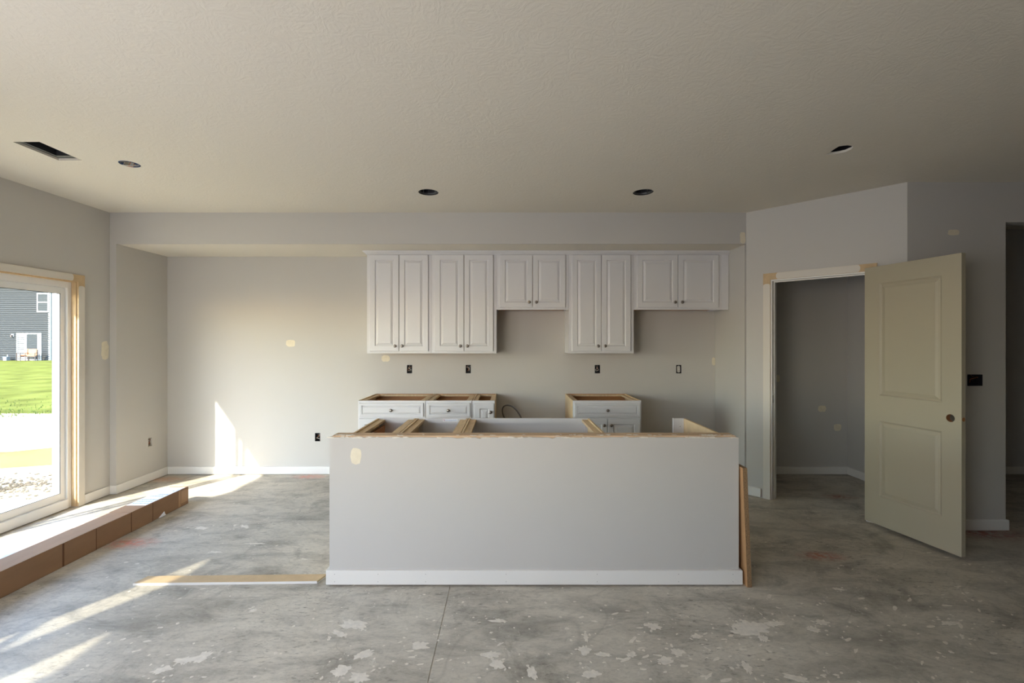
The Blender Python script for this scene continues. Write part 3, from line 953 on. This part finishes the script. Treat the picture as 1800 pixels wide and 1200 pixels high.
# ------------------------------------------------------------------ things on the floor
# long carton by the patio door
cx0, cx1, cy0, cy1, chh = -122.2, -115.6, 70.0, 167.0, 6.1
ct = thing('cardboard_carton', ((cx0 + cx1) / 2, (cy0 + cy1) / 2, 0), 'long slim brown cardboard carton lying beside the patio door', 'carton')
ORIG[ct.name] = Vector(((cx0 + cx1) / 2, (cy0 + cy1) / 2, 0))
MB().box(cx0, cx1, cy0, cy1, .03, chh).build('carton_body', card_m, ct, bevel=.1)
e = .07
for a, b_ in ((141.5, 150.2), (104, 129.6)):
    sl = MB().box(cx0 - e, cx1 + e, a, b_, .02, chh + e).build('sleeve', card_m, ct, bevel=.05)
    for y in (a, b_):
        MB().box(cx1 + e - .02, cx1 + e + .03, y - .2 if y == b_ else y, y if y == b_ else y + .2, .1, chh).build('seam', card_dark_m, sl)
MB().box(cx1 - .02, cx1 + .04, 162.0, 162.9, .2, chh - .05).build('tape_edge', tape_m, ct)
MB().box(cx1 - .02, cx1 + .03, 163.2, 166.4, 1.2, chh - .5).build('packing_tape', tape_m, ct)
MB().box(cx1 + e - .01, cx1 + e + .03, 119.6, 120.1, .1, chh).build('seam', card_dark_m, ct)
lb = MB().box(cx0 + .25, cx1 - .15, 147.4, 165.6, chh + .07, chh + .1).build('label_sheet', paper_m, ct)
pr = MB()
rr_ = random.Random(9)
for k in range(9):
    y = 149 + k * 1.75
    if k in (3, 6):
        continue
    x = cx0 + .8
    while x < cx1 - 1:
        w_ = rr_.uniform(.3, .9)
        pr.box(x, min(x + w_, cx1 - .8), y, y + .55, chh + .1, chh + .112)
        x += w_ + .22
pr.build('label_print', print_m, lb)['kind'] = 'stuff'
MB().add([(cx1 + .02, 152.6, .1), (cx1 + .02, 155.8, .1), (cx1 + .03, 155.2, 1.5), (cx1 + .45, 153.4, .15), (cx1 + .5, 155.4, .2), (cx1 + .3, 154.8, 1.1)],
         [(0, 1, 2), (3, 5, 4), (0, 3, 4, 1), (1, 4, 5, 2), (2, 5, 3, 0)]).build('torn_flap', paper_m, ct)

# loose length of trim lying back-up on the slab
ang = math.atan2(1.0, 43.7)
tb = thing('trim_board', (-89.9, 110.6, 0), 'loose strip of baseboard lying raw side up on the concrete', 'board', ang)
MB().prism([(0, 0), (43.8, 0), (44.9, 3.5), (1.0, 3.5)], lambda u, v, d: (u, v, d), .02, .1).build('painted_face', trim_m, tb)
MB().prism([(.02, .06), (43.75, .06), (44.85, 3.45), (1.02, 3.45)], lambda u, v, d: (u, v, d), .1, .58).build('board_back', mdf_m, tb, bevel=.03)
MB().prism([(0, -.05), (43.8, -.05), (43.8, .06), (0, .06)], lambda u, v, d: (u, v, d), .02, .58).build('painted_edge', trim_m, tb)

# flexible conduit whip for the stove
pts = []
ctrl = [(14, 199.5, 12), (10, 199, 14), (7.6, 198.2, 20), (6.2, 197.6, 25), (4.2, 197.2, 28.8), (1.9, 197.0, 30.9), (-.4, 197.0, 31.4), (-1.7, 197.2, 30.6), (-2.1, 197.6, 28.8),
        (-1.3, 198, 25.8), (.6, 198.6, 22), (3, 199.2, 16), (4.4, 199.8, 8), (4.8, 200.2, .35)]
def catmull(c, n=8):
    out = []
    P = [Vector(p) for p in c]
    for i in range(len(P) - 1):
        p0, p1, p2, p3 = P[max(i - 1, 0)], P[i], P[i + 1], P[min(i + 2, len(P) - 1)]
        for k in range(n):
            t = k / n
            out.append(.5 * ((2 * p1) + (p2 - p0) * t + (2 * p0 - 5 * p1 + 4 * p2 - p3) * t * t + (3 * p1 - p0 - 3 * p2 + p3) * t ** 3))
    return out + [P[-1]]
cd = thing('conduit_whip', (4.8, 200.2, 0), 'grey flexible conduit looping up in the stove gap', 'conduit')
ORIG[cd.name] = Vector((4.8, 200.2, 0))
MB().tube(catmull(ctrl), .36, 10).build('conduit', conduit_m, cd, smooth=True)
MB().lathe([(.001, .02), (.75, .02), (.75, .8), (.42, 1.0), (.42, 1.6), (.36, 1.6)], lambda a, b_, h: (4.8 + a, 200.2 + b_, h), 14).build('connector', metal_m, cd)
MB().lathe([(.001, 0), (.5, 0), (.5, .9), (.001, .9)], lambda a, b_, h: (14 + h - .2, 199.5 + a, 12 + b_), 12).build('connector', metal_m, cd)
MB().tube([(14.7, 199.5, 12), (15.6, 199.3, 11.6), (16.4, 199.2, 10.8)], .12, 6).build('wire', wirek_m, cd)

# ------------------------------------------------------------------ electrical rough-in
def outlet_box(loc, rotz, label, seed, wires=(0, 1, 2, 0), w=2.3, h=3.7, cat='outlet box', device=False, mat=edark_m, group='bare outlet boxes in the kitchen walls', gang=1):
    q = random.Random(seed)
    t = thing('outlet_box', loc, label, cat, rotz, group)
    a, b_ = w / 2 - .06, h / 2 - .06
    MB().rings(-a, a, -b_, b_, [(0, .02), (0, 2.6), (.1, 2.5), (.1, .02)], loop=False).rings(-a, a, -b_, b_, [(0, .02), (.1, .02)]).box(-a, a, 2.5, 2.6, -b_, b_).build('box', mat, t)
    if device:
        o = MB().box(-.62, .62, -.05, .7, -1.3, 1.3).build('receptacle', wirew_m, t, bevel=.12)
        for z in (-.65, .65):
            MB().box(-.3, -.18, -.08, 0, z - .15, z + .15).box(.18, .3, -.08, 0, z - .15, z + .15).build('slot', edark_m, o)
        MB().box(-.3, .3, .1, .16, 1.3, 1.75).box(-.3, .3, .1, .16, -1.75, -1.3).build('yoke', metal_m, t)
    else:
        for k, m in enumerate([(wirew_m, wirek_m, wirec_m)[i] for i in wires]):
            x0 = q.uniform(-a * .5, a * .5)
            c = [(x0, 2.4, b_ * .8), (x0 + q.uniform(-.4, .4), 1.2, b_ * .5)]
            for j in range(4):
                c.append((q.uniform(-a * .75, a * .75), q.uniform(.1, 1.0), b_ * (.5 - .32 * j)))
            MB().tube(catmull(c, 5), .1, 6).build('wire', m, t, smooth=True)
    return t
outlet_box((OB['a'][0], D, OBZ), 0, 'bare outlet box under the end tall wall cabinet', 1)
outlet_box((OB['b'][0], D, OBZ), 0, 'bare outlet box over the narrow base cabinet by the stove gap', 2)
outlet_box((OB['c'][0], D, OBZ), 0, 'bare outlet box over the lone base cabinet', 3)
outlet_box((OB['d'][0], D, OBZ), 0, 'outlet box with a white receptacle in the fridge gap', 4, device=True)
outlet_box((OB['low'][0], D, 16.4), 0, 'low bare outlet box in the alcove wall beside the island', 5)
outlet_box((AL, 193.5, 16.35), math.pi / 2, 'low outlet box in the alcove return wall near the patio door', 6, mat=wirew_m)
outlet_box((145.0, HY, 46.6), 0, 'double switch box in the dark wall behind the pantry door', 7, (1, 1, 2), w=4.8, h=3.6, cat='switch box', group='switch boxes')

def can_hole(c, label, r=3.25):
    t = thing('light_housing', (c[0], c[1], CH + .05), label, 'light housing', 0, group='empty recessed light housings in the ceiling')
    MB().lathe([(r, 0), (r, 5.5), (.001, 5.5)], lambda a, b_, h: (a, b_, h), 28).build('can', dark_metal_m, t, smooth=False)
    MB().lathe([(r - .02, .3), (r - .02, .75), (r - .35, .75), (r - .35, .3), (r - .02, .3)], lambda a, b_, h: (a, b_, h), 28).build('rim', metal_m, t)
    for s in (-1, 1):
        MB().box(s * 2.0 - .2, s * 2.0 + .2, 1.9, 2.05, .4, 2.6).build('spring_clip', metal_m, t)
    MB().tube(catmull([(.6, .8, 5.4), (.4, .2, 3.6), (-.7, -.4, 2.4), (-.2, .6, 1.6)], 5), .12, 6).build('wire', wirew_m, t)
can_hole(CAN_A, 'empty recessed light hole above the stove-gap end of the island')
can_hole(CAN_B, 'empty recessed light hole above the island end near the pantry')
# ragged cut-out near the pantry
rx = sum(p[0] for p in RAG) / len(RAG); ry = sum(p[1] for p in RAG) / len(RAG)
rc = thing('light_housing', (rx, ry, CH + .65), 'ragged light cut-out in the ceiling in front of the pantry', 'light housing', 0, group='empty recessed light housings in the ceiling')
MB().lathe([(4.6, 0), (4.6, 5.5), (.001, 5.5)], lambda a, b_, h: (a, b_, h), 28).build('can', dark_metal_m, rc)
MB().tube(catmull([(1.4, .8, 5.4), (1.6, .2, 3.4), (1.0, -.6, 2.0), (2.0, .4, 1.2)], 5), .12, 6).build('wire', wirew_m, rc)
MB().box(2.2, 2.6, -.6, -.4, .2, 3.0).build('spring_clip', metal_m, rc)
# junction box for a hanging light
jx = thing('ceiling_junction_box', (BOX_C[0], BOX_C[1], CH), 'round blue ceiling junction box with a loop of wire hanging out', 'junction box')
MB().lathe([(2.45, .05), (2.45, 2.2), (.001, 2.2)], lambda a, b_, h: (a, b_, h), 24).build('box', wirew_m, jx)
MB().tube([(2.3 * math.cos(a), 2.3 * math.sin(a), .05) for a in [2 * math.pi * k / 28 for k in range(28)]], .16, 6, closed=True).build('rim', eblue_m, jx)
for s in (-1, 1):
    MB().lathe([(.001, -.12), (.42, -.12), (.42, .4)], lambda a, b_, h: (s * 1.9 + a, b_, h), 10).build('screw_boss', eblue_m, jx)
MB().tube(catmull([(-.9, 0, 2), (-1.3, -.2, .2), (-1.1, -.7, -.5), (.2, -.9, -.75), (1.3, -.5, -.7), (1.6, .1, -.1), (1.2, .3, 1.6)], 6), .11, 6).build('wire', wirew_m, jx, smooth=True)
MB().tube(catmull([(.6, .4, 2), (-.6, .5, -.1), (-.8, .1, -.45), (.8, .3, -.5), (1.0, .5, 1.4)], 6), .09, 6).build('wire', wirec_m, jx, smooth=True)
# air duct boot
vb = thing('air_duct_boot', (-119.2, 120, CH + .05), 'rectangular metal air duct boot open in the ceiling', 'duct')
vx0, vx1, vy0, vy1 = -122.5 + 119.2, -115.9 + 119.2, 114.1 - 120, 125.8 - 120
bt = MB()
bt.sheet(vx0 - .3, vx1 + .3, vy0 - .3, vy1 + .3, [rect(vx0 + .9, vx1 - .3, vy0 + .5, vy1 - 1.6)], lambda u, v, d: (u, v, .62 + d), .05)
bt.build('flange', metal_m, vb)
MB().add([(vx0 + .9, vy0 + .5, .65), (vx1 - .3, vy0 + .5, .65), (vx1 - .3, vy1 - 1.6, .65), (vx0 + .9, vy1 - 1.6, .65), (vx0 + .9, vy0 + .5, 7), (vx1 - .3, vy0 + .5, 7), (vx1 - .3, vy1 - 1.6, 7), (vx0 + .9, vy1 - 1.6, 7)],
         [(0, 1, 5, 4), (1, 2, 6, 5), (2, 3, 7, 6), (3, 0, 4, 7), (4, 5, 6, 7)]).build('duct', dark_metal_m, vb)

# ------------------------------------------------------------------ outdoors
GZ = -5.0
g1 = MB().box(-900, -159.7, -600, 400, GZ - 8, GZ)
tag(g1.build('ground_dirt', dirt_m), 'pale bare dirt yard outside the patio door', 'dirt', kind='structure')
lw = MB()
nx, ny = 24, 24
def lawn_edge(x):
    return 398 + 10 * math.sin(x * .03) + 6 * math.sin(x * .11)
# lawn begins past an uneven edge and rises slightly towards the neighbour
lv, lf = [], []
for i in range(nx + 1):
    x = -3200 + 4200 * i / nx
    for j in range(ny + 1):
        tt = j / ny
        y0 = lawn_edge(x)
        y = y0 + (3200 - y0) * tt ** 1.7
        lv.append((x, y, GZ + .5 + 8.0 * min(1, (y - y0) / 950)))
for i in range(nx):
    for j in range(ny):
        a = i * (ny + 1) + j
        lf.append((a, a + ny + 1, a + ny + 2, a + 1))
lw.add(lv, lf)
lawn = tag(lw.build('lawn', lawn_m), 'green lawn between the dirt yard and the neighbouring house', 'lawn', kind='structure')
fld = MB().add([(-3200, -600, GZ - .2), (-900, -600, GZ - .2), (-900, 420, GZ - .2), (-3200, 420, GZ - .2)], [(0, 1, 2, 3)])
tag(fld.build('ground_field', lawn_m), 'green field beyond the dirt yard', 'field', kind='structure')
tf = MB()
q = random.Random(31)
for _ in range(2600):
    x = q.uniform(-760, -230)
    y = lawn_edge(x) + abs(q.gauss(0, 60)) - 8
    h_, w_, a = q.uniform(1.2, 3.2), q.uniform(.3, .7), q.uniform(0, 3.14)
    dx, dy = w_ * math.cos(a), w_ * math.sin(a)
    tf.add([(x - dx, y - dy, GZ), (x + dx, y + dy, GZ), (x + q.uniform(-1, 1), y + q.uniform(-1, 1), GZ + h_)], [(0, 1, 2)])
tag(tf.build('grass', blade_m, merge=False), 'short grass blades at the ragged lawn edge', 'grass', kind='stuff')

def mound(name, cx, cy, lx, ly, h, mat, label, cat, ang, seed):
    q = random.Random(seed)
    ph = [q.uniform(0, 6) for _ in range(6)]
    vs_, fs_ = [], []
    na, nr = 40, 10
    for i in range(nr + 1):
        rr = i / nr
        for k in range(na):
            t = 2 * math.pi * k / na
            wob = 1 + .08 * math.sin(3 * t + ph[0]) + .05 * math.sin(7 * t + ph[1])
            x, y = lx * rr * wob * math.cos(t), ly * rr * wob * math.sin(t)
            z = h * (math.cos(rr * math.pi) + 1) / 2 * (1 + .15 * math.sin(x * .12 + ph[2]) + .1 * math.sin(y * .3 + ph[3]))
            vs_.append((cx + x * math.cos(ang) - y * math.sin(ang), cy + x * math.sin(ang) + y * math.cos(ang), GZ + z - .05))
    for i in range(nr):
        fs_ += [(i * na + k, i * na + (k + 1) % na, (i + 1) * na + (k + 1) % na, (i + 1) * na + k) for k in range(na)]
    fs_.append(tuple(range(na)))
    return tag(MB().add(vs_, fs_).build(name, mat, origin=(cx, cy, GZ), smooth=True), label, cat, kind='thing')
mound('clay_mound', -262, 242, 120, 13, 6.0, mound_m, 'low ridge of orange clay across the dirt yard', 'mound', .32, 1)
mound('dirt_mound', -330, 300, 150, 22, 4.0, dirt_m, 'low pale dirt ridge behind the orange clay', 'mound', .25, 2)
gv = MB()
q = random.Random(8)
ico = [(0, 0, 1), (.9, 0, .1), (.28, .85, .1), (-.72, .53, .1), (-.72, -.53, .1), (.28, -.85, .1), (0, 0, -.5)]
icf = [(0, 1, 2), (0, 2, 3), (0, 3, 4), (0, 4, 5), (0, 5, 1), (6, 2, 1), (6, 3, 2), (6, 4, 3), (6, 5, 4), (6, 1, 5)]
for _ in range(1500):
    u, v = q.uniform(-75, 75), q.gauss(0, 9)
    c, s = math.cos(.32), math.sin(.32)
    x, y = -226 + u * c - v * s, 199 + u * s + v * c
    r_ = q.uniform(.4, 1.3)
    gv.add([(x + r_ * p[0], y + r_ * p[1] * q.uniform(.7, 1.2), GZ + r_ * .5 * (p[2] + .4)) for p in ico], icf)
tag(gv.build('gravel', gravel_m, merge=False), 'strip of loose gravel at the foot of the clay ridge', 'gravel', kind='stuff')

# neighbouring house
NY = 1350.0
NS = FPX / NY
def nX(px_): return (px_ - CX) / NS
def nZ(py_): return EYE - (py_ - 600) / NS
G = nZ(634)
nh = thing('neighbour_house', (nX(-40), NY, G), 'grey two-storey house with lap siding beyond the lawn', 'house')
no = Vector((nX(-40), NY, G))
ORIG[nh.name] = no
hx0, hx1 = nX(-230), nX(88)
ztop = G + 226
sd = MB()
z = G
course = 5.6
while z < ztop:
    z2 = min(z + course, ztop)
    sd.add([(hx0, NY - 2.2, z), (hx1, NY - 2.2, z), (hx1, NY, z2), (hx0, NY, z2), (hx0, NY, z), (hx1, NY, z)], [(0, 1, 2, 3), (0, 4, 5, 1)])
    z = z2
sd.box(hx0, hx1, NY, NY + 420, G, ztop)
sdo = sd.build('siding', siding_m, nh, merge=False)
sdo['kind'] = 'stuff'
MB().box(hx1 - 4, hx1 + .6, NY - 1.4, NY + 3, G, ztop).build('corner_post', extwhite_m, nh)
ym = NY + 210
MB().add([(hx0 - 16, NY - 16, ztop), (hx1 + 16, NY - 16, ztop), (hx1 + 16, NY + 436, ztop), (hx0 - 16, NY + 436, ztop), (hx0 - 16, ym, ztop + 150), (hx1 + 16, ym, ztop + 150)],
         [(0, 1, 5, 4), (2, 3, 4, 5), (0, 4, 3), (1, 2, 5), (0, 3, 2, 1)]).build('roof', roof_m, nh)
def framed(name, x0, x1, z0, z1, fr=4):
    o = MB().rings(x0, x1, z0, z1, [(0, NY - .2), (0, NY - 2.6), (fr, NY - 2.6), (fr, NY - .2)], loop=True).build(name, extwhite_m, nh)
    return o
w = framed('window', nX(66), nX(87), nZ(548.5), nZ(515), 3.5)
zm = (nZ(548.5) + nZ(515)) / 2 + 1
MB().box(nX(66) + 3.5, nX(87) - 3.5, NY - 2.4, NY - .9, zm - 1.5, zm + 1.5).build('meeting_rail', extwhite_m, w)
MB().box(nX(66) + 3.5, nX(87) - 3.5, NY - 1.7, NY - 1.0, zm + 1.5, nZ(515) - 3.5).build('pane', pane_m, w)
MB().box(nX(66) + 3.5, nX(87) - 3.5, NY - 1.7, NY - 1.0, nZ(548.5) + 3.5, zm - 1.5).build('pane', pane_m, w)
d = framed('patio_door', nX(30.5), nX(74), G + 1, nZ(585), 3.5)
pz0, pz1 = G + 4.5, nZ(585) - 3.5
MB().box(nX(32.6), nX(44), NY - 1.7, NY - 1.0, pz0, pz1).build('curtained_pane', curtain_m, d)
MB().box(nX(44), nX(46), NY - 2.2, NY - .9, pz0, pz1).build('stile', extwhite_m, d)
MB().box(nX(46), nX(48.5), NY - 2.4, NY - .9, pz0, pz1).build('stile', extwhite_m, d)
MB().box(nX(48.5), nX(67), NY - 1.7, NY - 1.0, pz0, pz1).build('pane', pane_m, d)
MB().box(nX(67), nX(69.5), NY - 2.2, NY - .9, pz0, pz1).build('stile', extwhite_m, d)
MB().box(nX(69.5), nX(71.9), NY - 1.7, NY - 1.0, pz0, pz1).build('curtained_pane', curtain_m, d)
# wall lantern and utility box
lp = MB().box(nX(21), nX(25.5), NY - 2.4, NY - .4, nZ(592), nZ(587)).build('wall_lamp', extwhite_m, nh)
MB().box(nX(22), nX(24), NY - 6.5, NY - 2.4, nZ(592), nZ(588.5)).build('lamp_body', chair_m, lp)
ub = thing('utility_box', (nX(20.5), NY - 14, G - .6), 'small grey bin standing against the neighbouring house', 'bin')
MB().prism([(-5, 0), (5, 0), (5.8, 12), (-5.8, 12)], lambda u, v, d_: (u, d_, v), -5, 5).build('bin_body', grill_m, ub, bevel=.4)
MB().box(-6.4, 6.4, -5.6, 5.6, 12, 13.2).build('lid', grill_m, ub, bevel=.3)
MB().box(2, 4.6, -1, 1, 13.2, 19).build('handle', extwhite_m, ub, bevel=.3)
def patio_chair(x, y, rz, label):
    t = thing('patio_chair', (x, y, G - .9), label, 'patio chair', rz, 'patio chairs by the neighbouring house')
    for sx in (-10, 10):
        for sy in (-9, 9):
            MB().box(sx - .8, sx + .8, sy - .8, sy + .8, 0, 25 if sy < 0 else 34).build('leg', chair_m, t)
        MB().box(sx - 1, sx + 1, -10, 10, 24, 25.5).build('armrest', chair_m, t)
    MB().box(-10, 10, -9, 9, 14, 15.5).build('seat', chair_m, t)
    MB().box(-9, 9, -8.5, 6, 15.5, 19).build('seat_cushion', chairw_m, t, bevel=1)
    MB().box(-9, 9, 6, 9, 17, 36).build('backrest', chairw_m, t, bevel=1)
patio_chair(nX(76.5), NY - 34, .5, 'dark-framed patio chair with an orange cushion by the house')
patio_chair(nX(59), NY - 30, -.4, 'dark-framed patio chair tucked by the neighbour\'s sliding door')
